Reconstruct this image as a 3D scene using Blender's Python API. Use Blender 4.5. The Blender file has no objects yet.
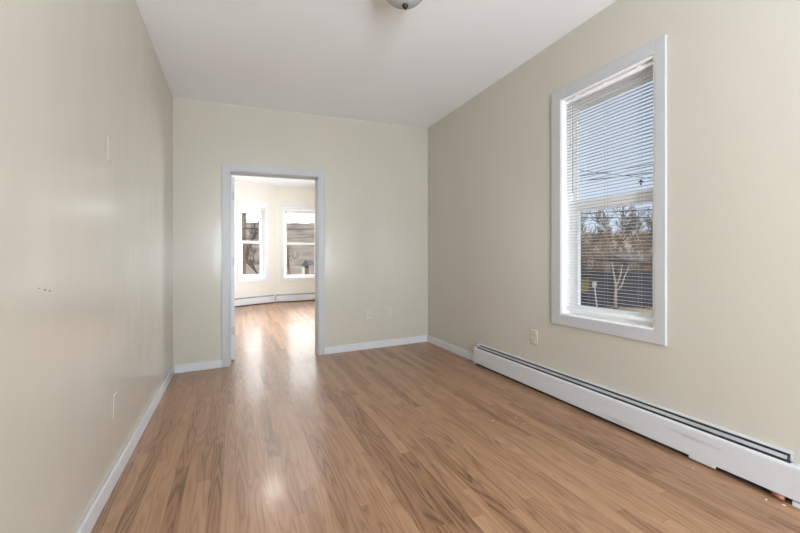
import bpy, math, random
from mathutils import Vector, Matrix, noise
random.seed(7)
S = bpy.context.scene
COL = S.collection

# ------------------------------------------------------------------ camera
H = 1.12                                   # eye height above the floor under the camera
YAW = math.radians(23.37)                  # looking to the right of the room's long axis
cam_d = bpy.data.cameras.new('camera'); cam = bpy.data.objects.new('camera', cam_d); COL.objects.link(cam)
cam.location = (0, 0, H); cam.rotation_euler = (math.pi/2, 0, -YAW)
cam_d.sensor_width = 36.0; cam_d.lens = 381.9/800*36.0
cam_d.shift_y = -(266.5-258.7)/800
cam_d.clip_start = 0.05; cam_d.clip_end = 500
S.camera = cam

# ------------------------------------------------------------------ sky, sun and fill lamps, exposure
S.view_settings.view_transform = 'Standard'; S.view_settings.look = 'None'
S.view_settings.exposure = 0.07; S.view_settings.gamma = 1.0; S.view_settings.use_curve_mapping = False
S.cycles.use_denoising = True
S.cycles.max_bounces = 10; S.cycles.diffuse_bounces = 6; S.cycles.transparent_max_bounces = 24
S.cycles.caustics_reflective = False; S.cycles.caustics_refractive = False
S.cycles.sample_clamp_indirect = 6.0

W = bpy.data.worlds.new('sky'); S.world = W; W.use_nodes = True
nt = W.node_tree; nt.nodes.clear()
def N(t, typ, **k):
    n = t.nodes.new(typ)
    for a, b in k.items(): setattr(n, a, b)
    return n
tc = N(nt, 'ShaderNodeTexCoord'); sp = N(nt, 'ShaderNodeSeparateXYZ'); nt.links.new(tc.outputs['Generated'], sp.inputs[0])
cr = N(nt, 'ShaderNodeValToRGB'); nt.links.new(sp.outputs['Z'], cr.inputs[0])
cr.color_ramp.elements[0].position = 0.0; cr.color_ramp.elements[0].color = (0.70, 0.79, 0.93, 1)
cr.color_ramp.elements[1].position = 0.55; cr.color_ramp.elements[1].color = (0.34, 0.48, 0.70, 1)
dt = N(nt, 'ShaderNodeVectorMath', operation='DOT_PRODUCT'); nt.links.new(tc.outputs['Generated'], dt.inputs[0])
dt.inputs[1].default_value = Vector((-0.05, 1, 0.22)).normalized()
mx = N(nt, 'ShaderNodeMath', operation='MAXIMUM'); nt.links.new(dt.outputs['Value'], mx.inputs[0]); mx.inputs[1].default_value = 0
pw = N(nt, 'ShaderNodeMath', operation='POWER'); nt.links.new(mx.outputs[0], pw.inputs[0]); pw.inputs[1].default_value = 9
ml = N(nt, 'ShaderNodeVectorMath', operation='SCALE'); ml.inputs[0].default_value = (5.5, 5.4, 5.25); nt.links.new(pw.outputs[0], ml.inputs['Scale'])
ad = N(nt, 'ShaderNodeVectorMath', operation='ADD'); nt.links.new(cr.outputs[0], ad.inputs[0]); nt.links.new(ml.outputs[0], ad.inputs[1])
# glow added overhead, out of view, to brighten the window and blind
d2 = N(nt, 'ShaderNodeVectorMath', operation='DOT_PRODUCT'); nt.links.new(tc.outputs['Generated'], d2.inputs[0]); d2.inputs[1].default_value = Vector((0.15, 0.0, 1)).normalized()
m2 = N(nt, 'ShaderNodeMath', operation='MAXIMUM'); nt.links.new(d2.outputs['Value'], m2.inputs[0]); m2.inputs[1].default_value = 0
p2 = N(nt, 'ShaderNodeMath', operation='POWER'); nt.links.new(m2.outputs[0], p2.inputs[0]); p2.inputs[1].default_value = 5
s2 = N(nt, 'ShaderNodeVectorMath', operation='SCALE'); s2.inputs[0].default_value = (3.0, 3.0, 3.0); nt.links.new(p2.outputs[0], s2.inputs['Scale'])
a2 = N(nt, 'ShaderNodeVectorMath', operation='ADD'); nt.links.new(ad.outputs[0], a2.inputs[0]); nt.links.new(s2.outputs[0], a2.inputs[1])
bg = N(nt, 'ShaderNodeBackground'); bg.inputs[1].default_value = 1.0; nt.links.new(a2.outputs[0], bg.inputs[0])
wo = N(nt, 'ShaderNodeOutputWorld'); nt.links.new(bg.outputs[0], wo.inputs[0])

sun_d = bpy.data.lights.new('sun', 'SUN'); sun_d.energy = 2.2; sun_d.angle = 0.01; sun_d.color = (1.0, 0.93, 0.82)
sun = bpy.data.objects.new('sun', sun_d); COL.objects.link(sun)
sun.rotation_euler = Vector((0.35, 0.80, -0.62)).to_track_quat('-Z', 'Y').to_euler()   # behind the house
def area(name, loc, direction, sx, sy, energy, color):
    l = bpy.data.lights.new(name, 'AREA'); l.shape = 'RECTANGLE'; l.size = sx; l.size_y = sy
    l.energy = energy; l.color = color
    o = bpy.data.objects.new(name, l); COL.objects.link(o); o.location = loc
    o.rotation_euler = Vector(direction).to_track_quat('-Z', 'Y').to_euler()
    return o
# fill lamps added at unseen, made-up openings to brighten the two rooms
area('fill_rear_opening', (0.35, -3.13, 1.20), (0.95, 1, 1.0), 1.2, 2.1, 315, (0.83, 0.92, 1.0))
area('fill_rear_side', (2.40, -1.60, 1.5), (-1, 0.35, 0.55), 0.8, 1.6, 105, (0.83, 0.92, 1.0))
area('fill_front_room', (2.42, 7.0, 1.5), (-1, 0, 0.25), 1.3, 1.7, 165, (0.90, 0.95, 1.0))

# ------------------------------------------------------------------ materials
def mat(name, color, rough=0.5, spec=0.5, metal=0.0):
    m = bpy.data.materials.new(name); m.use_nodes = True
    b = m.node_tree.nodes['Principled BSDF']
    b.inputs['Base Color'].default_value = (*color, 1); b.inputs['Roughness'].default_value = rough
    b.inputs['Specular IOR Level'].default_value = spec; b.inputs['Metallic'].default_value = metal
    return m
def noisy(name, c1, c2, scale, rough=0.5, spec=0.5, lo=0.35, hi=0.65, detail=4, stretch=(1, 1, 1), bump=0.0, bump_scale=3.0, bump_dist=0.01):
    m = mat(name, c1, rough, spec); t = m.node_tree; b = t.nodes['Principled BSDF']
    g = N(t, 'ShaderNodeTexCoord'); mp = N(t, 'ShaderNodeMapping'); mp.inputs['Scale'].default_value = stretch
    t.links.new(g.outputs['Object'], mp.inputs[0])
    n = N(t, 'ShaderNodeTexNoise'); n.inputs['Scale'].default_value = scale; n.inputs['Detail'].default_value = detail
    t.links.new(mp.outputs[0], n.inputs['Vector'])
    r = N(t, 'ShaderNodeValToRGB'); t.links.new(n.outputs['Fac'], r.inputs[0])
    r.color_ramp.elements[0].position = lo; r.color_ramp.elements[0].color = (*c1, 1)
    r.color_ramp.elements[1].position = hi; r.color_ramp.elements[1].color = (*c2, 1)
    t.links.new(r.outputs[0], b.inputs['Base Color'])
    if bump:
        n2 = N(t, 'ShaderNodeTexNoise'); n2.inputs['Scale'].default_value = bump_scale; n2.inputs['Detail'].default_value = 2
        t.links.new(mp.outputs[0], n2.inputs['Vector'])
        bp = N(t, 'ShaderNodeBump'); bp.inputs['Strength'].default_value = bump; bp.inputs['Distance'].default_value = bump_dist
        t.links.new(n2.outputs['Fac'], bp.inputs['Height']); t.links.new(bp.outputs[0], b.inputs['Normal'])
    return m

M = {}
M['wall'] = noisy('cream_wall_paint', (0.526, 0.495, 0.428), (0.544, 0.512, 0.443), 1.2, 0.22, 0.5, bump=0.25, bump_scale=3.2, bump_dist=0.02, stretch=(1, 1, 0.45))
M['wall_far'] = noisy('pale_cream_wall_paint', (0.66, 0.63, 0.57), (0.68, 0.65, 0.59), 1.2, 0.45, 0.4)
M['ceiling'] = noisy('white_ceiling_paint', (0.87, 0.905, 0.945), (0.885, 0.92, 0.96), 1.5, 0.6, 0.3)
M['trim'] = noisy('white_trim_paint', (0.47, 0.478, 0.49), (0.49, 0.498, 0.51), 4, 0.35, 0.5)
M['baseboard'] = noisy('white_trim_paint_lit', (0.62, 0.635, 0.665), (0.65, 0.665, 0.69), 4, 0.35, 0.5)  # lighter copy of the trim paint, light from above put into its colour
M['vinyl'] = noisy('white_window_vinyl', (0.89, 0.895, 0.90), (0.91, 0.915, 0.92), 4, 0.3, 0.5)
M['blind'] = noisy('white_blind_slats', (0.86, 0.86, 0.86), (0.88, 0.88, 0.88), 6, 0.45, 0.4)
M['slat_shaded'] = noisy('white_blind_slats', (0.62, 0.62, 0.63), (0.65, 0.65, 0.66), 6, 0.5, 0.3)  # white slats greyed, their backlit shade put into the colour
M['cord'] = mat('grey_cord', (0.35, 0.35, 0.34), 0.6)
M['dark'] = mat('dark_gasket', (0.03, 0.035, 0.045), 0.5)
M['plate'] = noisy('painted_plate', (0.53, 0.50, 0.435), (0.55, 0.518, 0.45), 9, 0.35, 0.5)
M['plate_white'] = noisy('ivory_plate', (0.575, 0.545, 0.475), (0.595, 0.563, 0.49), 9, 0.35, 0.5)
M['slot'] = mat('outlet_slot', (0.05, 0.045, 0.04), 0.5)
M['heater'] = noisy('white_enamel', (0.58, 0.595, 0.615), (0.36, 0.365, 0.375), 3.5, 0.42, 0.4, lo=0.60, hi=0.78, detail=6, stretch=(1, 0.6, 5))
M['heater_grey'] = noisy('grey_enamel', (0.42, 0.43, 0.44), (0.33, 0.34, 0.35), 6, 0.45, 0.4)
M['heater_dark'] = noisy('dark_fins_and_shade', (0.025, 0.025, 0.027), (0.06, 0.055, 0.05), 40, 0.5, 0.4)
M['copper'] = noisy('dull_copper', (0.30, 0.13, 0.09), (0.20, 0.09, 0.065), 30, 0.5, 0.5)
M['bronze'] = noisy('dark_bronze', (0.018, 0.016, 0.015), (0.03, 0.027, 0.025), 20, 0.25, 0.35)
M['dome'] = noisy('frosted_glass', (0.40, 0.415, 0.425), (0.43, 0.445, 0.455), 6, 0.25, 0.5)
M['fleck'] = mat('white_paint_chip', (0.75, 0.74, 0.70), 0.6)
M['scuff'] = noisy('brown_scuff', (0.13, 0.10, 0.08), (0.2, 0.16, 0.13), 40, 0.7)
M['door'] = noisy('white_door_paint', (0.66, 0.675, 0.70), (0.69, 0.70, 0.72), 3, 0.35, 0.5)
M['metal'] = mat('painted_hinge', (0.50, 0.51, 0.53), 0.4, 0.5, 0.3)
M['bark'] = noisy('brown_bark', (0.21, 0.155, 0.115), (0.33, 0.25, 0.185), 3, 0.9, 0.1)
M['bark_grey'] = noisy('grey_bark', (0.12, 0.10, 0.09), (0.20, 0.17, 0.15), 3, 0.9, 0.1)
M['birch'] = noisy('pale_birch_bark', (0.42, 0.34, 0.27), (0.20, 0.165, 0.14), 5, 0.8, 0.2, lo=0.5, hi=0.72, stretch=(1, 1, 3))
M['fence'] = noisy('charcoal_boards', (0.050, 0.050, 0.062), (0.075, 0.072, 0.085), 2.5, 0.7, 0.2, stretch=(3, 3, 0.4))
M['tan'] = noisy('tan_siding', (0.50, 0.36, 0.25), (0.58, 0.43, 0.31), 2, 0.8, 0.2)
M['olive'] = noisy('olive_tan_boards', (0.17, 0.13, 0.07), (0.23, 0.18, 0.10), 3, 0.8, 0.2)
M['roof'] = noisy('dark_shingle', (0.07, 0.07, 0.08), (0.11, 0.11, 0.12), 8, 0.85, 0.2)
M['pale'] = noisy('pale_siding', (0.75, 0.74, 0.72), (0.82, 0.81, 0.79), 3, 0.7, 0.2)
M['post'] = noisy('weathered_post', (0.42, 0.40, 0.37), (0.5, 0.48, 0.45), 3, 0.7, 0.2)
M['brick'] = noisy('brown_brick', (0.20, 0.15, 0.13), (0.27, 0.21, 0.18), 6, 0.85, 0.1)
M['blueroof'] = noisy('blue_grey_roof', (0.09, 0.10, 0.12), (0.13, 0.14, 0.165), 3, 0.6, 0.3)
M['cable'] = mat('black_cable', (0.035, 0.035, 0.042), 0.6)
M['ground'] = noisy('winter_grass', (0.36, 0.27, 0.18), (0.20, 0.16, 0.12), 0.35, 0.95, 0.1, detail=8)
M['hill'] = noisy('winter_woodland', (0.13, 0.11, 0.095), (0.35, 0.28, 0.22), 0.22, 0.95, 0.05, lo=0.30, hi=0.72, detail=12)

def glass_mat():
    m = bpy.data.materials.new('window_glass'); m.use_nodes = True; t = m.node_tree; t.nodes.clear()
    tr = N(t, 'ShaderNodeBsdfTransparent'); tr.inputs[0].default_value = (0.97, 0.985, 0.985, 1)
    gl = N(t, 'ShaderNodeBsdfGlossy'); gl.inputs['Roughness'].default_value = 0.02
    fr = N(t, 'ShaderNodeFresnel'); fr.inputs[0].default_value = 1.45
    mi = N(t, 'ShaderNodeMixShader'); o = N(t, 'ShaderNodeOutputMaterial')
    ge = N(t, 'ShaderNodeNewGeometry'); su = N(t, 'ShaderNodeMath', operation='SUBTRACT'); su.inputs[0].default_value = 1.0; t.links.new(ge.outputs['Backfacing'], su.inputs[1])
    mu = N(t, 'ShaderNodeMath', operation='MULTIPLY'); t.links.new(fr.outputs[0], mu.inputs[0]); t.links.new(su.outputs[0], mu.inputs[1])
    t.links.new(mu.outputs[0], mi.inputs[0]); t.links.new(tr.outputs[0], mi.inputs[1]); t.links.new(gl.outputs[0], mi.inputs[2])
    t.links.new(mi.outputs[0], o.inputs[0]); return m
M['glass'] = glass_mat()
def lamp_mat():
    m = mat('lit_frosted_glass', (0.9, 0.85, 0.75), 0.3)
    b = m.node_tree.nodes['Principled BSDF']
    b.inputs['Emission Color'].default_value = (1.0, 0.95, 0.88, 1); b.inputs['Emission Strength'].default_value = 40
    return m
M['lamp_lit'] = lamp_mat()

def floor_mat():
    m = mat('oak_strip_floor', (0.4, 0.25, 0.15), 0.3, 0.5); t = m.node_tree; L = t.links; b = t.nodes['Principled BSDF']
    g = N(t, 'ShaderNodeTexCoord'); s = N(t, 'ShaderNodeSeparateXYZ'); L.new(g.outputs['Object'], s.inputs[0])
    def math_(op, a, c=None, d=None):
        n = N(t, 'ShaderNodeMath', operation=op)
        for i, v in enumerate((a, c, d)):
            if v is None: continue
            if isinstance(v, (int, float)): n.inputs[i].default_value = v
            else: L.new(v, n.inputs[i])
        return n.outputs[0]
    WID = 0.0572
    xr = math_('DIVIDE', s.outputs['X'], WID); row = math_('FLOOR', xr); fx = math_('FRACT', xr)
    w1 = N(t, 'ShaderNodeTexWhiteNoise', noise_dimensions='1D'); L.new(row, w1.inputs['W'])
    w1b = N(t, 'ShaderNodeTexWhiteNoise', noise_dimensions='1D'); L.new(math_('ADD', row, 77.3), w1b.inputs['W'])
    ln = math_('MULTIPLY_ADD', w1b.outputs['Value'], 0.9, 0.7)                 # board length in this row
    yr = math_('DIVIDE', math_('MULTIPLY_ADD', w1.outputs['Value'], 3.1, s.outputs['Y']), ln)
    seg = math_('FLOOR', yr); fy = math_('FRACT', yr)
    cb = N(t, 'ShaderNodeCombineXYZ'); L.new(row, cb.inputs[0]); L.new(seg, cb.inputs[1])
    w2 = N(t, 'ShaderNodeTexWhiteNoise', noise_dimensions='2D'); L.new(cb.outputs[0], w2.inputs['Vector'])
    # grain: coordinates stretched along the board and shifted for each board
    sc = N(t, 'ShaderNodeVectorMath', operation='SCALE'); L.new(w2.outputs['Color'], sc.inputs[0]); sc.inputs['Scale'].default_value = 37.0
    ad = N(t, 'ShaderNodeVectorMath', operation='ADD'); L.new(g.outputs['Object'], ad.inputs[0]); L.new(sc.outputs[0], ad.inputs[1])
    m1 = N(t, 'ShaderNodeMapping'); m1.inputs['Scale'].default_value = (11, 0.9, 0); L.new(ad.outputs[0], m1.inputs[0])
    n1 = N(t, 'ShaderNodeTexNoise'); n1.inputs['Scale'].default_value = 1.0; n1.inputs['Detail'].default_value = 1.5; L.new(m1.outputs[0], n1.inputs['Vector'])
    ring = math_('FRACT', math_('MULTIPLY', n1.outputs['Fac'], 11.0))           # cathedral rings
    ring = math_('ABSOLUTE', math_('MULTIPLY_ADD', ring, 2.0, -1.0))
    m2 = N(t, 'ShaderNodeMapping'); m2.inputs['Scale'].default_value = (330, 9, 0); L.new(ad.outputs[0], m2.inputs[0])
    n2 = N(t, 'ShaderNodeTexNoise'); n2.inputs['Scale'].default_value = 1.0; n2.inputs['Detail'].default_value = 2; L.new(m2.outputs[0], n2.inputs['Vector'])
    m3 = N(t, 'ShaderNodeMapping'); m3.inputs['Scale'].default_value = (1.1, 0.8, 0); L.new(g.outputs['Object'], m3.inputs[0])
    n3 = N(t, 'ShaderNodeTexNoise'); n3.inputs['Scale'].default_value = 1.3; n3.inputs['Detail'].default_value = 3; L.new(m3.outputs[0], n3.inputs['Vector'])
    v = math_('MULTIPLY', w2.outputs['Value'], 0.36)
    ring = math_('POWER', ring, 0.6); v = math_('MULTIPLY_ADD', ring, 0.30, v)
    v = math_('MULTIPLY_ADD', n2.outputs['Fac'], 0.34, v)
    v = math_('MULTIPLY_ADD', n3.outputs['Fac'], 0.30, v)
    r = N(t, 'ShaderNodeValToRGB'); L.new(v, r.inputs[0]); e = r.color_ramp.elements
    e[0].position = 0.30; e[0].color = (0.108, 0.050, 0.025, 1)
    e[1].position = 0.90; e[1].color = (0.40, 0.228, 0.130, 1)
    k = e.new(0.55); k.color = (0.268, 0.139, 0.073, 1)
    # joints between boards
    jx = math_('LESS_THAN', math_('MINIMUM', fx, math_('SUBTRACT', 1.0, fx)), 0.012)
    jy = math_('LESS_THAN', math_('MULTIPLY', math_('MINIMUM', fy, math_('SUBTRACT', 1.0, fy)), ln), 0.0011)
    j = math_('MAXIMUM', jx, jy)
    mi = N(t, 'ShaderNodeMix', data_type='RGBA'); L.new(math_('MULTIPLY', j, 0.55), mi.inputs[0])
    L.new(r.outputs[0], mi.inputs[6]); mi.inputs[7].default_value = (0.09, 0.05, 0.03, 1)
    L.new(mi.outputs[2], b.inputs['Base Color'])
    L.new(math_('MULTIPLY_ADD', n3.outputs['Fac'], 0.16, 0.29), b.inputs['Roughness'])
    b.inputs['Coat Weight'].default_value = 0.22; b.inputs['Coat Roughness'].default_value = 0.13
    bp = N(t, 'ShaderNodeBump'); bp.inputs['Strength'].default_value = 0.10; bp.inputs['Distance'].default_value = 0.002
    L.new(math_('MULTIPLY_ADD', j, -0.6, math_('MULTIPLY', n2.outputs['Fac'], 0.5)), bp.inputs['Height']); L.new(bp.outputs[0], b.inputs['Normal'])
    return m
M['floor'] = floor_mat()

# ------------------------------------------------------------------ mesh helpers
class MB:
    def __init__(s): s.v = []; s.f = []
    def hexa(s, p):                       # 8 corners: bottom ring 0-3, top ring 4-7
        b = len(s.v); s.v += [tuple(q) for q in p]
        for f in ((3, 2, 1, 0), (4, 5, 6, 7), (0, 1, 5, 4), (1, 2, 6, 5), (2, 3, 7, 6), (3, 0, 4, 7)):
            s.f.append(tuple(b+i for i in f))
        return s
    def box(s, x0, x1, y0, y1, z0, z1):   # z0, z1 may be functions of (x, y)
        a = z0 if callable(z0) else (lambda x, y: z0); c = z1 if callable(z1) else (lambda x, y: z1)
        q = ((x0, y0), (x1, y0), (x1, y1), (x0, y1))
        return s.hexa([(x, y, a(x, y)) for x, y in q]+[(x, y, c(x, y)) for x, y in q])
    def prism(s, ring0, ring1):           # two matching closed rings of points
        b = len(s.v); n = len(ring0); s.v += [tuple(p) for p in ring0]+[tuple(p) for p in ring1]
        s.f.append(tuple(range(b+n-1, b-1, -1))); s.f.append(tuple(range(b+n, b+2*n)))
        for i in range(n):
            k = (i+1) % n; s.f.append((b+i, b+k, b+n+k, b+n+i))
        return s
    def tube(s, pts, rad, n=6, cap=True):
        pts = [Vector(p) for p in pts]; b = len(s.v)
        for i, p in enumerate(pts):
            d = (pts[min(i+1, len(pts)-1)]-pts[max(i-1, 0)]).normalized()
            u = d.orthogonal().normalized(); w = d.cross(u)
            r = rad[i] if hasattr(rad, '__len__') else rad
            for k in range(n):
                a = 2*math.pi*k/n; s.v.append(tuple(p+u*r*math.cos(a)+w*r*math.sin(a)))
        for i in range(len(pts)-1):
            for k in range(n):
                l = (k+1) % n; s.f.append((b+i*n+k, b+i*n+l, b+(i+1)*n+l, b+(i+1)*n+k))
        if cap:
            s.f.append(tuple(range(b+n-1, b-1, -1))); e = b+(len(pts)-1)*n; s.f.append(tuple(range(e, e+n)))
        return s
    def lathe(s, prof, c, n=40):          # profile of (radius, z), first and last may touch the axis
        b = len(s.v)
        for r, z in prof:
            for k in range(n):
                a = 2*math.pi*k/n; s.v.append((c[0]+r*math.cos(a), c[1]+r*math.sin(a), c[2]+z))
        for i in range(len(prof)-1):
            for k in range(n):
                l = (k+1) % n; s.f.append((b+i*n+k, b+i*n+l, b+(i+1)*n+l, b+(i+1)*n+k))
        s.f.append(tuple(range(b+n-1, b-1, -1))); e = b+(len(prof)-1)*n; s.f.append(tuple(range(e, e+n)))
        return s
    def build(s, name, m, parent=None, smooth=False, bevel=0.0, origin=None):
        me = bpy.data.meshes.new(name); o3 = Vector(origin) if origin else Vector((0, 0, 0))
        me.from_pydata([tuple(Vector(p)-o3) for p in s.v], [], s.f); me.materials.append(M[m] if isinstance(m, str) else m)
        import bmesh
        bm = bmesh.new(); bm.from_mesh(me); bmesh.ops.recalc_face_normals(bm, faces=bm.faces[:]); bm.to_mesh(me); bm.free()
        if smooth:
            for p in me.polygons: p.use_smooth = True
        o = bpy.data.objects.new(name, me); COL.objects.link(o); o.location = o3
        if parent:
            o.parent = parent; o.location = o3-(world_of(parent) if not origin is None or True else 0)
        if bevel:
            b = o.modifiers.new('bevel', 'BEVEL'); b.width = bevel; b.segments = 2; b.limit_method = 'ANGLE'
        return o
def world_of(o):
    p = Vector(o.location)
    while o.parent: o = o.parent; p += Vector(o.location)
    return p
def tag(o, label, cat, group=None, kind=None):
    o['label'] = label; o['category'] = cat
    if group: o['group'] = group
    if kind: o['kind'] = kind
    return o
def empty(name, loc=(0, 0, 0)):
    o = bpy.data.objects.new(name, None); COL.objects.link(o); o.location = loc; o.empty_display_size = 0.1; return o

# ------------------------------------------------------------------ the rooms' levels: floor and ceiling slanted across the room to line up with image lines
SL = 0.0267
fz = lambda x, y=0: SL*x                       # floor height
cz = lambda x, y=0: 2.733+0.0275*x             # ceiling height
FCZ = 2.945                                     # ceiling of the front room
XL, XR, YB, YB2, YR = -0.563, 2.271, 4.357, 4.535, -3.0
T = 0.16

def struct(name, mb, m, label, cat='wall', parent=None, **k):
    o = mb.build(name, m, parent, **k)
    if not parent: tag(o, label, cat, kind='structure')
    return o
struct('floor', MB().box(XL-T, XR+T, YR-T, 10.4, lambda x, y: fz(x)-0.15, fz), 'floor', 'warm oak strip floor running from the empty room into the front room', 'floor')
struct('ceiling', MB().box(XL-T, XR+T, YR-T, YB, cz, lambda x, y: cz(x)+0.12), 'ceiling', 'plain white ceiling over the empty room', 'ceiling')
struct('sun_block_rear', MB().box(XL-T, XR+T, -6.7, YR-T, 2.5, 2.62), 'ceiling', 'unseen white slab added outside the rear opening to block the sun', 'ceiling')  # unseen slab added to keep sun out of the rear opening
struct('ceiling_front', MB().box(XL-T, XR+T, YB2, 10.4, FCZ, FCZ+0.12), 'ceiling', 'bright white ceiling seen through the doorway', 'ceiling')
lo = lambda x, y: fz(x)-0.1
struct('wall_left', MB().box(XL-T, XL, YR-T, YB, lo, 3.1), 'wall', 'long glossy cream wall on the left of the empty room')
# right wall with its window opening and one more, unseen, added behind the camera for light
WY0, WY1, WZ0, WZ1 = 1.463, 2.166, 0.700, 2.320
w = MB()
for y0, y1, z0, z1 in ((YR-T, -2.00, None, 3.1), (-2.00, -1.20, None, 0.70), (-2.00, -1.20, 2.30, 3.1), (-1.20, WY0, None, 3.1),
                       (WY0, WY1, None, WZ0), (WY0, WY1, WZ1, 3.1), (WY1, YB, None, 3.1)):
    w.box(XR, XR+T, y0, y1, lo if z0 is None else z0, z1)
struct('wall_right', w, 'wall', 'cream wall on the right around the tall window')
# rear wall behind the camera with a wide opening added to let light in
w = MB(); w.box(XL, -0.25, YR-T, YR, lo, 3.1).box(1.95, XR, YR-T, YR, lo, 3.1).box(-0.25, 1.95, YR-T, YR, 2.25, 3.1)
w.box(-0.25, 1.95, YR-T, YR, lo, 0.12)
struct('wall_rear', w, 'wall', 'cream wall behind the camera with a wide opening')
# end wall with the doorway
DX0, DX1 = -0.048, 0.867
dz = lambda x: 2.031+0.0170*(x+0.057)          # underside of the door head
RO0, RO1 = DX0-0.02, DX1+0.02
w = MB(); w.box(XL-T, RO0, YB, YB2, lo, 3.1).box(RO1, XR+T, YB, YB2, lo, 3.1)
w.box(RO0, RO1, YB, YB2, lambda x, y: dz(x)+0.02, 3.1)
struct('wall_back', w, 'wall', 'cream end wall with the cased doorway')

# front room: side walls and bay
LW = Vector((-0.004, 9.61)); CW = Vector((0.932, 9.975)); RW = Vector((1.875, 9.813))
dL = (CW-LW).normalized(); dR = (RW-CW).normalized()
nL = Vector((dL.y, -dL.x)); nR = Vector((dR.y, -dR.x))   # into the room
off = 0.062                                     # the heaters stand this far out from the bay walls
PL = LW-nL*off; PC2 = CW-nR*off
# corner = intersection of the two wall lines
def meet(p, d, q, e):
    k = ((q.x-p.x)*e.y-(q.y-p.y)*e.x)/(d.x*e.y-d.y*e.x); return p+d*k
PC = meet(PL, dL, PC2, dR)
PA = PL+dL*((XL-PL.x)/dL.x); PB = PC+dR*((XR-PC.x)/dR.x)
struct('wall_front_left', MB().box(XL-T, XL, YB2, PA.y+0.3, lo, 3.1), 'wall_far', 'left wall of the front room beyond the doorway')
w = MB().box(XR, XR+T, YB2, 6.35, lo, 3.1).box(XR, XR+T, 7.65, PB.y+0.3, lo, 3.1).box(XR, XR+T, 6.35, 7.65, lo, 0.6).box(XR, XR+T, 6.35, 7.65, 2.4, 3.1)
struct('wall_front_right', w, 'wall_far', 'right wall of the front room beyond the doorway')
TB = 0.25
class Frame:                                    # a wall frame: t along, o out into the room, z up
    def __init__(s, P, d): s.P = P; s.d = d; s.n = Vector((d.y, -d.x))
    def pt(s, t, o, z): q = s.P+s.d*t+s.n*o; return (q.x, q.y, z)
    def box(s, mb, t0, t1, o0, o1, z0, z1):
        q = ((t0, o0), (t1, o0), (t1, o1), (t0, o1))
        return mb.hexa([s.pt(t, o, z0) for t, o in q]+[s.pt(t, o, z1) for t, o in q])
    def extrude(s, mb, prof, t0, t1, z_shift=False):  # can raise each end along the floor slant fitted to image lines
        r = []
        for t in (t0, t1):
            z = fz(s.pt(t, 0, 0)[0]) if z_shift else 0
            r.append([s.pt(t, o, zz+z) for o, zz in prof])
        return mb.prism(*r)
FL = Frame(PL, dL); FR = Frame(PC, dR); FW = Frame(Vector((XR, 5.0)), Vector((0, -1)))   # FW: t = 5 - y, o into the room (-x)
lenL = (PC-PL).length; lenR = (PB-PC).length; tA = -(PL-PA).length
def bay_wall(fr, t0, t1, o0, o1, z0, z1, name, label, parent=None):
    w = MB(); e = 0.12
    for a, b, c, d in ((t0, o0, -0.1, 3.1), (o1, t1, -0.1, 3.1), (o0, o1, -0.1, z0), (o0, o1, z1, 3.1)):
        fr.box(w, a, b, -TB, 0, c, d)
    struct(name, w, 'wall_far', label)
W2 = dict(t0=0.17, t1=0.775, z0=0.64, z1=2.42)
W3 = dict(t0=0.20-0.055+0.065, t1=1.03, z0=0.635, z1=2.385)
bay_wall(FL, tA, lenL, W2['t0'], W2['t1'], W2['z0'], W2['z1'], 'wall_bay_left', 'angled bay wall with the narrower window beyond the doorway')
bay_wall(FR, 0, lenR, W3['t0'], W3['t1'], W3['z0'], W3['z1'], 'wall_bay_right', 'bay wall with the wider window at right beyond the doorway')

# ------------------------------------------------------------------ baseboards
BH, BT = 0.082, 0.014
def bb(name, mb, label): struct(name, mb, 'baseboard', label, 'baseboard', bevel=0.003)
top = lambda x, y: fz(x)+BH
bb('baseboard_left', MB().box(XL, XL+BT, YR, YB, fz, top), 'white baseboard along the long left wall')
bb('baseboard_back_left', MB().box(XL+BT, -0.125, YB-BT, YB, fz, top), 'short white baseboard left of the doorway')
bb('baseboard_back_right', MB().box(0.940, XR-BT, YB-BT, YB, fz, top), 'white baseboard right of the doorway')
bb('baseboard_right', MB().box(XR-BT, XR, 3.232, YB, fz, top), 'short white baseboard between the corner and the heater')

# ------------------------------------------------------------------ doorway
door = tag(empty('door_1', (0.41, YB, fz(0.41))), 'white cased doorway with its door swung open into the front room', 'doorway', kind='structure')
cs = MB(); CT = 0.017
xo0, xo1 = -0.125, 0.940; zt = lambda x, y=0: 2.107+0.0212*(x+0.125)
xi0, xi1 = -0.057, 0.872
cs.box(xo0, xi0, YB-CT, YB, fz, zt).box(xi1, xo1, YB-CT, YB, fz, zt).box(xi0, xi1, YB-CT, YB, lambda x, y: dz(x)+0.004, zt)
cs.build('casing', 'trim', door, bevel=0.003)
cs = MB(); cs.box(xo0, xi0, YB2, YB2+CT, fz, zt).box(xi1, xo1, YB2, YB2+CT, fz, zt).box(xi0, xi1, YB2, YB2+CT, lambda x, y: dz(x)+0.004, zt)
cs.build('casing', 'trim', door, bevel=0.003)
jb = MB(); jb.box(RO0, DX0, YB-0.006, YB2+0.004, fz, lambda x, y: dz(x)+0.02).box(DX1, RO1, YB-0.006, YB2+0.004, fz, lambda x, y: dz(x)+0.02)
jb.box(DX0, DX1, YB-0.006, YB2+0.004, lambda x, y: dz(x), lambda x, y: dz(x)+0.02)
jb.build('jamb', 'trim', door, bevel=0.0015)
st = MB(); y0, y1 = YB2-0.075, YB2-0.04
st.box(DX0, DX0+0.010, y0, y1, fz, lambda x, y: dz(x)).box(DX1-0.010, DX1, y0, y1, fz, lambda x, y: dz(x)).box(DX0+0.010, DX1-0.010, y0, y1, lambda x, y: dz(x)-0.012, lambda x, y: dz(x))
st.build('door_stop', 'trim', door, bevel=0.0015)
lf = MB(); lx0, lx1, ly0, ly1 = -0.040, -0.003, YB2+0.03, YB2+0.03+0.86
lf.box(lx0, lx1, ly0, ly1, fz(0)+0.015, 2.015)
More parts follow.
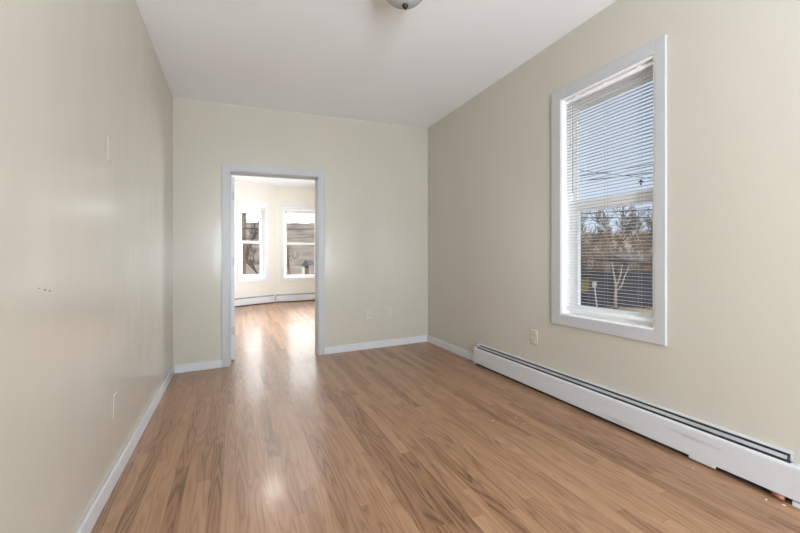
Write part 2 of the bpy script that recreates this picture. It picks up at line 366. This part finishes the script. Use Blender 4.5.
for z0, z1 in ((0.22, 0.92), (1.10, 1.85)):
    for a, b in ((ly0+0.12, ly0+0.39), (ly0+0.47, ly0+0.74)): lf.box(lx0-0.006, lx0, a, b, z0, z1)
leaf = lf.build('door_leaf', 'door', door, bevel=0.002)
for z in (0.335, 1.095, 1.81):
    h = MB(); h.tube([(-0.010, ly0-0.008, z-0.045), (-0.010, ly0-0.008, z+0.045)], 0.006, 10); h.box(-0.036, -0.012, ly0-0.003, ly0-0.0002, z-0.045, z+0.045)
    h.build('hinge', 'metal', leaf)
k = MB(); k.tube([(lx0-0.045, ly1-0.07, 0.95), (lx0, ly1-0.07, 0.95)], [0.027, 0.012], 14); k.build('door_knob', 'metal', leaf, smooth=True)

# ------------------------------------------------------------------ windows
def window(name, label, fr, t0, t1, z0, z1, cw, ct, depth, stile, parts, m='trim'):
    """cw = casing widths (left, right, bottom, top); double-hung sashes near the outer face."""
    l, r, b, t = cw; mid = fr.pt((t0+t1)/2, 0, z0)
    root = tag(empty(name, mid), label, 'window', kind='structure')
    c = MB(); B = fr.box
    B(c, t0-l, t0, 0, ct, z0-b, z1+t); B(c, t1, t1+r, 0, ct, z0-b, z1+t); B(c, t0, t1, 0, ct, z1, z1+t); B(c, t0, t1, 0, ct, z0-b, z0)
    c.build('casing', m, root, bevel=0.003)
    c = MB(); j = 0.012
    B(c, t0, t0+j, -depth-0.05, ct*0.5, z0, z1); B(c, t1-j, t1, -depth-0.05, ct*0.5, z0, z1); B(c, t0+j, t1-j, -depth-0.05, ct*0.5, z1-j, z1)
    c.build('reveal', 'vinyl', root)
    c = MB(); B(c, t0+j, t1-j, -depth-0.05, ct*0.5, z0, z0+j); c.build('sill', 'vinyl', root)
    zm0, zm1, br, tr, gl0, gl1, ug0, ug1 = parts        # meeting rail bottom/top, bottom rail top, top rail bottom
    a0, a1 = t0+j, t1-j
    # lower sash on the room side, upper sash behind it
    for nm, o0, o1, s0, s1, g0, g1, gl0, gl1 in (('lower_sash', -depth, -depth+0.03, z0+j, zm1, br, zm0, gl0, gl1), ('upper_sash', -depth-0.034, -depth-0.004, zm0+0.005, z1-j, zm1-0.004, tr, ug0, ug1)):
        c = MB(); B(c, a0, gl0, o0, o1, s0, s1); B(c, gl1, a1, o0, o1, s0, s1); B(c, gl0, gl1, o0, o1, s0, g0); B(c, gl0, gl1, o0, o1, g1, s1)
        sash = c.build(nm, 'vinyl', root, bevel=0.002)
        p = MB(); B(p, gl0+0.0005, gl1-0.0005, (o0+o1)/2-0.002, (o0+o1)/2+0.002, g0+0.0005, g1-0.0005); p.build('pane', 'glass', sash)
    return root
tt = lambda y: 5.0-y
win = window('window_1', 'tall white double-hung window in the right wall with an open mini blind', FW, tt(WY1), tt(WY0), WZ0, WZ1,
             (0.088, 0.064, 0.078, 0.082), 0.018, 0.095, 0, (1.472, 1.545, 0.776, 2.245, tt(2.078), tt(1.527), tt(2.115), tt(1.520)))
g = MB(); g.box(XR+0.125, XR+0.130, 1.517, 1.530, 1.55, 2.22); g.build('gasket', 'dark', win)
lk = MB(); lk.box(XR+0.070, XR+0.092, 1.79, 1.84, 1.546, 1.556); lk.build('sash_lock', 'vinyl', win)
window('window_2', 'narrow white double-hung window in the angled bay wall beyond the doorway', FL, W2['t0'], W2['t1'], W2['z0'], W2['z1'],
       (0.076, 0.073, 0.078, 0.08), 0.018, 0.17, 0, (1.493, 1.555, 0.745, 2.36, 0.262, 0.690, 0.262, 0.690), m='baseboard')
window('window_3', 'white double-hung window at right in the bay wall beyond the doorway', FR, W3['t0'], W3['t1'], W3['z0'], W3['z1'],
       (0.078, 0.078, 0.08, 0.08), 0.018, 0.10, 0, (1.478, 1.532, 0.716, 2.31, 0.275, 0.965, 0.275, 0.965), m='baseboard')

# mini blind in the right-hand window
BX = XR+0.030; by0, by1 = WY0+0.016, WY1-0.016
bl = tag(empty('mini_blind', (BX, (by0+by1)/2, 0.735)), 'white mini blind lowered with open slats in the right wall window', 'window blind')
MB().box(BX-0.013, BX+0.013, by0, by1, 2.278, 2.304).build('headrail', 'blind', bl, bevel=0.002)
zs0, zs1, pitch = 0.783, 2.266, 0.0224
s = MB(); n = int((zs1-zs0)/pitch); tilt = math.radians(-4)
for i in range(n+1):
    z = zs0+i*pitch; pr = []
    for k in range(5):
        o = (k/4-0.5)*0.020; pr.append((o*math.cos(tilt), o*math.sin(tilt)+0.0014*(1-(k/2-1)**2)))
    ring = [(BX+o, zz+0.0003) for o, zz in pr]+[(BX+o, zz-0.0003) for o, zz in reversed(pr)]
    s.prism([(x, by0+0.003, z+zz) for x, zz in ring], [(x, by1-0.003, z+zz) for x, zz in ring])
s.build('slats', 'slat_shaded', bl)
MB().box(BX-0.012, BX+0.012, by0+0.002, by1-0.002, 0.738, 0.760).build('bottom_rail', 'blind', bl, bevel=0.003)
for y in (by0+0.10, (by0+by1)/2, by1-0.10):
    c = MB()
    for o in (-0.0135, 0.0135): c.tube([(BX+o, y, 0.755), (BX+o, y, 2.285)], 0.0006, 4)
    c.build('ladder_cord', 'cord', bl)
    MB().box(BX-0.016, BX-0.006, y-0.010, y+0.010, 2.300, 2.312).build('bracket', 'blind', bl)
MB().tube([(BX-0.020, 2.075, 2.285), (BX-0.020, 2.075, 1.60)], 0.0028, 8).build('tilt_wand', 'cord', bl)
c = MB().tube([(BX-0.019, 2.098, 2.280), (BX-0.019, 2.098, 1.98)], 0.0012, 6).lathe([(0.001, 0.03), (0.005, 0.0), (0.001, -0.002)], (BX-0.019, 2.098, 1.955), 10)
c.build('lift_cord', 'cord', bl)

# raised shades in the front room's windows
def shade(fr, t0, t1, z1, o, label):
    r = tag(empty('raised_blind', fr.pt((t0+t1)/2, o, z1-0.09)), label, 'window blind')
    c = MB(); fr.box(c, t0, t1, o-0.014, o+0.014, z1-0.036, z1-0.004); c.build('headrail', 'blind', r, bevel=0.002)
    c = MB()
    for i in range(10): fr.box(c, t0+0.004, t1-0.004, o-0.0125, o+0.0125, z1-0.040-0.0045*i-0.0030, z1-0.040-0.0045*i)
    fr.box(c, t0+0.2, t0+0.204, o-0.002, o+0.002, z1-0.08, z1-0.036)
    c.build('slats', 'blind', r)
    c = MB(); fr.box(c, t0+0.004, t1-0.004, o-0.012, o+0.012, z1-0.103, z1-0.085); c.build('bottom_rail', 'blind', r, bevel=0.002)
    c = MB().tube([fr.pt(t0+0.045, o+0.018, z1-0.03), fr.pt(t0+0.045, o+0.018, z1-0.55)], 0.003, 6); c.build('tilt_wand', 'cord', r)
    return r
shade(FL, W2['t0']+0.016, W2['t1']-0.016, W2['z1']-0.013, -0.03, 'white blind pulled up to the top of the narrow bay window')
shade(FR, W3['t0']+0.016, W3['t1']-0.016, W3['z1']-0.013, -0.03, 'white blind pulled up to the top of the right bay window')

# ------------------------------------------------------------------ baseboard heaters
def heater(fr, t0, t1, label, h=0.205, cap0=True, cap1=True, z=None, more=0.0, depth=0.074):
    z_shift = z is None; zz = 0 if z_shift else z  # with no z given, the heater follows the image-fitted floor slant
    r = tag(empty('baseboard_heater', fr.pt((t0+t1)/2, 0, zz if not z_shift else fz(fr.pt((t0+t1)/2, 0, 0)[0]))), label, 'heater')
    D = depth; P = lambda pr: [(o, q+zz) for o, q in pr]
    e = lambda prof, nm, m, a=t0, b=t1, **k: fr.extrude(MB(), P(prof), a, b, z_shift).build(nm, m, r, **k)
    i0, i1 = t0+0.003, t1-0.003
    e([(0.0005, 0.022), (0.004, 0.022), (0.004, h), (0.0005, h)], 'back_plate', 'heater')
    e([(0.004, h), (0.022, h-0.002), (0.022, h-0.007), (0.019, h-0.007), (0.019, h-0.004), (0.004, h-0.004)], 'hood', 'heater')
    e([(0.043, h-0.010), (0.054, h-0.023), (0.052, h-0.024), (0.041, h-0.011)], 'damper', 'heater_grey', i0, i1)
    e([(D-0.013, h-0.033), (D-0.002, h-0.040), (D, h-0.045), (D, 0.027), (D-0.008, 0.022), (D-0.008, 0.025), (D-0.003, 0.029), (D-0.003, h-0.046), (D-0.013, h-0.037)], 'front_panel', 'heater', i0, i1+more)
    fr.extrude(MB(), P([(0.0045, 0.03), (0.052, 0.055), (0.052, h-0.058), (0.034, h-0.030), (0.007, h-0.020), (0.0045, h-0.008)]), t0+0.008, t1-0.008, z_shift).build('heating_element', 'heater_dark', r)  # near-black fill rises up the back plate, painting in the hollow's shade
    e([(0.004, 0.002), (0.052, 0.002), (0.052, 0.008), (0.004, 0.008)], 'dark_base', 'heater_dark', i0, i1)
    for c, a, b in ((cap0, t0-0.002, t0+0.003), (cap1, t1-0.003, t1+0.002)):
        if c: e([(0.0, 0.01), (D-0.0045, 0.01), (D-0.0045, h-0.044), (0.054, h-0.024), (0.022, h-0.001), (0.0, h+0.0005)], 'end_cap', 'heater', a, b)
    return r
fzr = fz(XR-0.05)
ht = heater(FW, tt(3.222), tt(0.862), 'long scuffed white baseboard heater under the right wall window', z=fzr, cap1=False, more=0.41)
for y in (3.02, 2.42, 1.69, 1.14):
    b = MB(); b.box(XR-0.060, XR-0.040, y-0.020, y+0.020, fzr+0.174, fzr+0.181); b.build('damper_clip', 'heater_dark', ht)
c = MB(); fr = FW
fr.extrude(c, [(0.0, 0.025+fzr), (0.0700, 0.025+fzr), (0.0700, 0.158+fzr), (0.064, 0.163+fzr), (0.0, 0.163+fzr)], tt(0.859), tt(0.45)); c.build('end_cover', 'heater', ht, bevel=0.001)
c = MB(); c.box(XR-0.072, XR-0.066, 1.125, 1.246, fzr+0.011, fzr+0.027); c.build('foot_bracket', 'heater', ht)
c = MB(); c.box(XR-0.072, XR-0.005, 0.47, 0.838, fzr+0.0, fzr+0.02); c.build('foot_bracket', 'heater', ht)
c = MB().tube([(XR-0.066, 0.905, fzr+0.0125), (XR-0.066, 0.865, fzr+0.0125)], 0.0120, 12); c.build('copper_pipe', 'copper', ht, smooth=True)
c = MB().box(XR-0.050, XR-0.014, 3.2245, 3.2315, fzr+0.02, fzr+0.095); c.build('end_tab', 'heater_grey', ht)
heater(FL, tA+0.16, lenL-0.03, 'white baseboard heater under the narrow bay window beyond the doorway', depth=0.062)
heater(FR, 0.03, lenR-0.12, 'white baseboard heater under the right bay window beyond the doorway', depth=0.062)

# ------------------------------------------------------------------ wall plates
def plate(fr, t, z, label, kind, cat='outlet', m='plate', w=0.076, h=0.118):
    th = 0.0025 if kind == 'blank' else 0.006
    r = tag(empty('wall_plate' if kind != 'outlet' else 'wall_outlet', fr.pt(t, 0, z-h/2)), label, cat)
    c = MB(); fr.extrude(c, [(0.0002, z-h/2), (0.0015, z-h/2), (th, z-h/2+0.003), (th, z+h/2-0.003), (0.0015, z+h/2), (0.0002, z+h/2)], t-w/2, t+w/2)
    c.build('cover', 'wall' if kind == 'blank' else m, r, bevel=0.0008)
    if kind == 'outlet':
        for d in (-0.020, 0.020):
            c = MB(); fr.box(c, t-0.016, t+0.016, 0.0062, 0.0080, z+d-0.013, z+d+0.013); f = c.build('socket', m, r, bevel=0.002)
            c = MB(); fr.box(c, t-0.008, t-0.0055, 0.0080, 0.0084, z+d-0.001, z+d+0.008); fr.box(c, t+0.0055, t+0.008, 0.0080, 0.0084, z+d-0.001, z+d+0.008)
            fr.box(c, t-0.002, t+0.002, 0.0080, 0.0084, z+d-0.010, z+d-0.006); c.build('slot', 'slot', f)
    elif kind == 'jack':
        c = MB().tube([fr.pt(t+0.006, 0.005, z-0.008), fr.pt(t+0.006, 0.013, z-0.008)], 0.0055, 12); c.build('jack', 'slot', r)
    else:
        for d in (-0.03, 0.03):
            c = MB().tube([fr.pt(t, th-0.001, z+d), fr.pt(t, th+0.0006, z+d)], 0.003, 10); c.build('screw', m, r)
    return r
FLW = Frame(Vector((XL, 0.0)), Vector((0, 1)))              # left wall, t = y, o into the room
FBW = Frame(Vector((0.0, YB)), Vector((1, 0)))              # end wall, t = x
plate(FW, tt(2.455), 0.474, 'cream duplex outlet on the right wall left of the window above the heater', 'outlet', m='plate_white')
plate(FBW, 1.475, 0.447, 'cream jack plate with a dark dot, left of the two plates on the end wall', 'jack', 'wall plate', 'plate')
plate(FBW, 1.738, 0.462, 'cream duplex outlet, right of the two plates on the end wall near the corner', 'outlet', m='plate')
plate(FLW, 2.375, 0.372, 'cream painted cover plate low on the left wall, nearer the camera', 'blank', 'wall plate')
plate(FLW, 3.415, 0.376, 'cream painted cover plate low on the left wall, near the far corner', 'blank', 'wall plate')
plate(FLW, 2.285, 1.655, 'cream painted blank plate high on the left wall', 'blank', 'wall plate')

# three scuffs on the left wall
wl = bpy.data.objects['wall_left']
for y, z, a in ((1.545, 1.027, 0.004), (1.586, 1.020, 0.007), (1.620, 1.013, 0.006)):
    c = MB(); n = 9; ring = []
    for k in range(n):
        q = 2*math.pi*k/n; rr = a*random.uniform(0.7, 1.1); ring.append((y+rr*1.2*math.cos(q), z+rr*0.7*math.sin(q)))
    c.prism([(XL-0.0005, p, q) for p, q in ring], [(XL+0.0006, p, q) for p, q in ring]); c.build('scuff_mark', 'scuff', wl)

# ------------------------------------------------------------------ ceiling lights
def ceiling_light(x, y, z, label, lit):
    r = tag(empty('ceiling_light', (x, y, z)), label, 'ceiling light')
    MB().lathe([(0.0, 0.0), (0.118, 0.0), (0.122, -0.012), (0.105, -0.034), (0.06, -0.042), (0.0, -0.042)], (x, y, z)).build('pan', 'bronze', r, smooth=True)
    R, HD, n = 0.136, 0.118, 14; pr = []
    for i in range(n+1):
        a = math.pi/2*i/n; pr.append((max(R*math.cos(a), 0.0004), -0.058-HD*math.sin(a)))
    inner = [(max(q-0.004, 0.0003), zz+0.004) for q, zz in reversed(pr)]
    d = MB().lathe(pr+inner, (x, y, z)); d.f = d.f[:-2]
    d.build('glass_dome', 'lamp_lit' if lit else 'dome', r, smooth=True)
    MB().lathe([(0.0, -0.212), (0.003, -0.206), (0.012, -0.196), (0.0185, -0.187), (0.018, -0.180), (0.010, -0.1755), (0.0, -0.1745)], (x+0.004, y-0.002, z), 20).build('finial', 'bronze', r, smooth=True)
    for k in range(3):
        a = math.radians(203+120*k); u = Vector((math.cos(a), math.sin(a), 0)); v = Vector((-u.y, u.x, 0)); b = MB(); o = Vector((x, y, z))
        P = [o+u*0.10+Vector((0, 0, -0.03)), o+u*0.134+Vector((0, 0, -0.04)), o+u*0.141+Vector((0, 0, -0.075)), o+u*0.132+Vector((0, 0, -0.098))]
        for i in range(3):
            p, q = P[i], P[i+1]; t = (q-p).normalized(); m = t.cross(v)*0.0025
            b.hexa([p-v*0.008-m, p+v*0.008-m, p+v*0.008+m, p-v*0.008+m, q-v*0.008-m, q+v*0.008-m, q+v*0.008+m, q-v*0.008+m])
        b.build('clip', 'bronze', r)
    return r
ceiling_light(0.897, 2.01, cz(0.897)+0.003, 'flush ceiling light with unlit grey glass dome and dark finial', False)
ceiling_light(0.44, 6.86, FCZ, 'lit flush ceiling light in the front room beyond the doorway', True)

# ------------------------------------------------------------------ white specks on the floor
def fleck():
    n = 7; r = [(0.005*random.uniform(0.6, 1.1)*math.cos(2*math.pi*k/n), 0.004*random.uniform(0.6, 1.1)*math.sin(2*math.pi*k/n)) for k in range(n)]
    return MB().prism([(a, b, 0.0) for a, b in r], [(a*0.8, b*0.8, 0.0016) for a, b in r])
f0 = None
for i, (x, y, sc) in enumerate(((1.573, 2.084, 1.0), (1.738, 2.053, 1.0), (1.724, 1.958, 0.8), (2.150, 0.905, 1.3), (2.172, 0.855, 1.7), (2.126, 1.185, 0.8))):
    if f0 is None: o = f0 = fleck().build('paint_fleck', 'fleck')
    else: o = f0.copy(); COL.objects.link(o)
    o.location = (x, y, fz(x)+0.0004); o.rotation_euler = (0, -math.atan(SL), i*1.1); o.scale = (sc, sc, 1)
    tag(o, 'tiny white paint fleck lying on the oak floor in front of the long heater', 'paint fleck', 'paint flecks on the floor')

# ------------------------------------------------------------------ outdoors
GZ = -1.6
FWD = Vector((math.sin(YAW), math.cos(YAW), 0)); RGT = Vector((math.cos(YAW), -math.sin(YAW), 0))
def at(k, D, z): p = FWD*D+RGT*(k*D); return Vector((p.x, p.y, z))     # bearing k, distance D from the house
c = MB(); c.box(-60, 130, -60, 150, GZ-0.3, GZ); tag(c.build('ground', 'ground'), 'tan winter ground outside the windows', 'ground', kind='structure')
c = MB(); na, nr = 90, 14
for i in range(na+1):
    a = math.radians(-28+150*i/na)
    for j in range(nr+1):
        r = 62+75*j/nr; q = j/nr
        x, y = r*math.cos(a), r*math.sin(a)
        hgt = (15.0-4.0*min(1, max(0, (math.pi/2-0.25-a)/0.4)))*(3*q*q-2*q**3)*(0.92+0.35*noise.noise(Vector((x*0.02, y*0.02, 3))))+1.1*q*noise.noise(Vector((x*0.15, y*0.15, 0)))
        c.v.append((x, y, GZ-0.1+hgt))
for i in range(na):
    for j in range(nr): p = i*(nr+1)+j; c.f.append((p, p+nr+1, p+nr+2, p+1))
tag(c.build('hill', 'hill', smooth=True), 'low brown wooded hill on the horizon outside the windows', 'hill', kind='structure')

def tree_mesh(seed, h, spread, depth=5, thin=0.010, r0=0.16):
    rnd = random.Random(seed); mb = MB()
    def grow(p, d, ln, r, lev):
        n = 3; pts = [p]; rad = [r]
        for i in range(n):
            d = (d+Vector((rnd.gauss(0, .10), rnd.gauss(0, .10), rnd.gauss(0.03, .07)))).normalized(); p = p+d*(ln/n); pts.append(p); rad.append(r*(1-0.35*(i+1)/n))
        mb.tube(pts, rad, 5 if lev < 2 else 3, False)
        if lev >= depth: return
        for i in range(3 if lev < 2 else 4):
            q = pts[rnd.choice((1, 2, 3))] if i else pts[3]; a = rnd.uniform(0, 2*math.pi)
            side = d.orthogonal().normalized(); side.rotate(Matrix.Rotation(a, 3, d))
            nd = (d*rnd.uniform(0.6, 1.1)+side*spread*rnd.uniform(0.5, 1.0)+Vector((0, 0, 0.15))).normalized()
            grow(q, nd, ln*rnd.uniform(0.55, 0.80), max(rad[-1]*rnd.uniform(0.5, 0.72), thin), lev+1)
    grow(Vector((0, 0, 0)), Vector((0, 0, 1)), h*0.30, r0, 0)
    return mb
TM = []
for i, (hh, spd) in enumerate(((7.0, 0.8), (8.5, 0.7), (6.0, 0.95))):
    TM.append(tree_mesh(20+i, hh, spd, thin=0.016).build('bare_tree', 'bark' if i != 1 else 'bark_grey', smooth=False))
spots = [(0.44, 35, .85), (0.485, 33, .8), (0.53, 36, .95), (0.575, 33, .75), (0.625, 39, 1.0), (0.685, 39, .95), (0.745, 39, 1.0),
         (0.46, 46, 1.2), (0.525, 47, 1.3), (0.59, 48, 1.2), (0.655, 50, 1.3), (0.72, 50, 1.25), (0.49, 58, 1.4), (0.56, 58, 1.5), (0.63, 60, 1.45), (0.70, 60, 1.5)]
for i, (k, D, sc) in enumerate(spots):
    src = TM[i % 3]
    if i < 3: o = src
    else: o = src.copy(); COL.objects.link(o)
    o.location = at(k, D, GZ); o.rotation_euler = (0, 0, i*1.3); sc *= 1.15; o.scale = (sc, sc, sc)
    tag(o, 'bare brown winter tree in the thicket outside the right wall window', 'tree', 'bare trees outside the right window')
def bush_mesh(seed):
    rnd = random.Random(seed); mb = MB()
    for i in range(150):
        x, y = rnd.uniform(-1.7, 1.7), rnd.uniform(-1.0, 1.0); p = Vector((x, y, 0)); d = Vector((rnd.gauss(0, .25), rnd.gauss(0, .25), 1)).normalized(); hh = rnd.uniform(1.6, 4.2)*(1-0.12*x*x)
        pts = [p]
        for k in range(4): d = (d+Vector((rnd.gauss(0, .18), rnd.gauss(0, .18), 0))).normalized(); pts.append(pts[-1]+d*hh/4)
        mb.tube(pts, [0.035, 0.03, 0.025, 0.02, 0.012], 3, False)
        for k in (1, 2, 2, 3, 3, 4):
            e = (d+Vector((rnd.gauss(0, .6), rnd.gauss(0, .6), rnd.gauss(0, .3)))).normalized(); mb.tube([pts[k], pts[k]+e*rnd.uniform(.3, .8)], [0.018, 0.01], 3, False)
    return mb
BM = [bush_mesh(5).build('bare_bush', 'bark'), bush_mesh(6).build('bare_bush', 'bark_grey')]
for i in range(8):
    if i < 2: o = BM[i]
    else: o = BM[i % 2].copy(); COL.objects.link(o)
    o.location = at(0.425+0.052*i, 27.5 if i < 3 else 24.6, GZ); o.rotation_euler = (0, 0, -YAW-0.5); o.scale = (0.36 if i > 2 else 0.4, 0.4, 0.85+0.1*(i % 3))
    tag(o, 'dense bare brown bush behind the charcoal fence outside the window', 'bush', 'bare bushes behind the fence')
for i, (k, D, sc, m, lab) in enumerate(((-0.405, 34, 1.05, 1, 'dark bare tree seen through the narrow bay window'), (-0.372, 30, 0.9, 2, 'lower spreading bare tree at the right of the narrow bay window'),
                                   (-0.288, 52, 1.0, 0, 'bare tree at the left edge of the right bay window'))):
    o = TM[m].copy(); COL.objects.link(o); o.location = at(k, D, GZ); o.rotation_euler = (0, 0, 2.0+i); o.scale = (sc, sc, sc)
    tag(o, lab, 'tree')
    if 'group' in o: del o['group']

def box_at(k0, k1, D, dep, z0, z1, mb=None):     # a box facing the house between two bearings
    mb = mb or MB(); a, b = at(k0, D, 0), at(k1, D, 0); u = FWD*dep
    u = (b if k0+k1 < 0 else a).normalized()*dep; q = [a, b, b+u, a+u]
    return mb.hexa([(p.x, p.y, z0) for p in q]+[(p.x, p.y, z1) for p in q])
# charcoal board fence
fn = tag(empty('board_fence', at(0.6, 21, GZ)), 'charcoal board fence behind the pale forked tree', 'fence')
box_at(0.495, 0.80, 21, 0.05, GZ+0.05, 0.34).build('boards', 'fence', fn)
for i in range(5): k = 0.495+0.07*i; box_at(k, k+0.006, 21.06, 0.12, GZ, 0.40).build('post', 'fence', fn)
box_at(0.495, 0.80, 20.97, 0.03, 0.34, 0.40).build('cap_rail', 'fence', fn)
# low dark wall continuing left, lower
lwf = tag(empty('low_fence', at(0.46, 20.5, GZ)), 'low dark fence in front of the olive shed', 'fence')
box_at(0.40, 0.494, 20.6, 0.05, GZ+0.05, -0.70).build('boards', 'fence', lwf)
for k in (0.40, 0.446, 0.489): box_at(k, k+0.005, 20.66, 0.1, GZ, -0.66).build('post', 'fence', lwf)
sh = tag(empty('shed', at(0.47, 23, GZ)), 'olive-tan shed at the left of the fence outside the window', 'shed')
box_at(0.43, 0.497, 23, 2.0, GZ, 0.12).build('wall', 'olive', sh)
a, b = at(0.424, 22.8, 0), at(0.503, 22.8, 0); u = FWD*2.3; m0 = (a+b)/2
MB().prism([(a.x, a.y, 0.10), (b.x, b.y, 0.10), (m0.x, m0.y, 0.45)], [((a+u).x, (a+u).y, 0.10), ((b+u).x, (b+u).y, 0.10), ((m0+u).x, (m0+u).y, 0.45)]).build('roof', 'roof', sh)
# tan house beyond the fence
th = tag(empty('house', at(0.66, 27, GZ)), 'tan sided house beyond the fence at the right of the window view', 'house')
box_at(0.618, 0.83, 27, 5, GZ, 0.85).build('wall', 'tan', th)
a, b = at(0.610, 26.7, 0), at(0.842, 26.7, 0); u = FWD*5.6; m0 = (a+b)/2+FWD*2.8
rb = MB(); q = [a, b, b+u, a+u]; rdg = [(a+u*0.5), (b+u*0.5)]
rb.v = [(p.x, p.y, 0.83) for p in q]+[(p.x, p.y, 1.5) for p in rdg]; rb.f = [(0, 1, 5, 4), (2, 3, 4, 5), (0, 4, 3), (1, 2, 5), (3, 2, 1, 0)]
rb.build('roof', 'bark_grey', th)
for k in (0.630, 0.700):
    f = box_at(k, k+0.012, 26.96, 0.08, -0.55, 0.65).build('window', 'roof', th); box_at(k+0.002, k+0.010, 26.93, 0.05, -0.45, 0.56).build('pane', 'roof', f)
# pale forked tree
bt = MB(); D = 20.0
def P(u, v, d=D): return at((u-400)/381.9, d, H+(258.7-v)/381.9*d)
b0 = P(615.3, 309); b0.z = GZ
bt.tube([b0, P(615.5, 296), P(615.8, 288), P(615.2, 281), P(613.5, 272), P(612, 262)], [0.08, 0.07, 0.06, 0.05, 0.032, 0.015], 8)
bt.tube([P(615.8, 288), P(618.5, 281), P(620.8, 274), P(622.3, 264)], [0.045, 0.04, 0.028, 0.014], 7)
bt.tube([P(617.0, 291), P(621.5, 286), P(624.5, 277), P(629, 266)], [0.042, 0.038, 0.028, 0.014], 7)
tag(bt.build('forked_tree', 'birch', smooth=True), 'slim pale tree with a forked trunk in front of the charcoal fence', 'tree')
# post with a square head
pp = tag(empty('sign_post', at(0.513, 19.5, GZ)), 'thin pale leaning post with a small square head beside the olive shed', 'post')
b0 = P(597.5, 309, 19.5); b0.z = GZ
MB().tube([b0, P(594.6, 286, 19.5)], 0.035, 6).build('pole', 'post', pp)
q = P(594.4, 284.5, 19.5); MB().box(q.x-0.09, q.x+0.09, q.y-0.06, q.y+0.06, q.z-0.13, q.z+0.13).build('head', 'post', pp)
# power lines along the street (sagging cables)
def cable(u0, v0, u1, v1, D0, D1, r, label, z_shift=0.25, ext=1.2):
    a, b = P(u0, v0, D0), P(u1, v1, D1); d = b-a; a2, b2 = a-d*ext, b+d*ext; pts = []
    for i in range(25):
        q = i/24; p = a2.lerp(b2, q); p.z -= z_shift*(4*q*(1-q)-0.8); pts.append(p)
    tag(MB().tube(pts, r, 6).build('power_line', 'cable'), label, 'cable')
cable(580, 257.5, 655, 262.5, 12, 12.5, 0.030, 'thick bundled cable crossing low behind the lower sash', 0.1)
cable(580, 213.5, 655, 209, 13, 13, 0.016, 'upper of two dark cables just under the meeting rail', 0.05)
cable(580, 217.5, 655, 217.5, 13, 13, 0.018, 'lower of two dark cables just under the meeting rail', 0.05)
cable(577, 176.5, 657, 163, 13, 13, 0.011, 'thin cable rising to the right behind the upper sash', 0.05)
cable(577, 170, 657, 179, 13, 13, 0.008, 'thin cable falling to the right behind the upper sash', 0.05)
cable(577, 181.5, 657, 171.5, 13, 13, 0.014, 'heavier cable rising to the right low in the upper sash', 0.05)
cable(284, 229, 316, 228.5, 22, 22, 0.022, 'upper dark cable across the right bay window view', 0.1, 1.3)
cable(284, 238, 316, 236.5, 22, 22, 0.012, 'lower thin cable across the right bay window view', 0.1, 1.3)
q = P(641, 182, 13.0)
tag(MB().box(q.x-0.020, q.x+0.020, q.y-0.020, q.y+0.020, q.z-0.10, q.z+0.08).box(q.x-0.06, q.x+0.06, q.y-0.05, q.y+0.05, q.z+0.00, q.z+0.035).build('cable_clamp', 'cable'), 'small dark cross-shaped clamp hanging among the cables', 'clamp')
# things seen beyond the bay windows
bh = tag(empty('brick_building', at(-0.43, 24, GZ)), 'narrow strip of brown brick building at the left edge of the narrow bay window', 'building')
box_at(-0.520, -0.4035, 24, 5, GZ, 3.9).build('wall', 'brick', bh); box_at(-0.523, -0.4025, 23.9, 5.2, 3.9, 4.02).build('parapet', 'brick', bh)
gh = tag(empty('garage', at(-0.25, 52, GZ)), 'small white garage with blue-grey roof in the right bay window view', 'garage')
box_at(-0.2565, -0.2495, 52, 3, GZ, 0.2).build('wall', 'pale', gh)
box_at(-0.2495, -0.2390, 52.2, 3, GZ, 0.1).build('side_wall', 'brick', gh)
a, b = at(-0.259, 51.7, 0), at(-0.236, 51.7, 0); u = FWD*3.6; m0 = (a+b)/2
MB().prism([(a.x, a.y, 0.2), (b.x, b.y, 0.2), (m0.x, m0.y, 0.95)], [((a+u).x, (a+u).y, 0.2), ((b+u).x, (b+u).y, 0.2), ((m0+u).x, (m0+u).y, 0.95)]).build('roof', 'blueroof', gh)
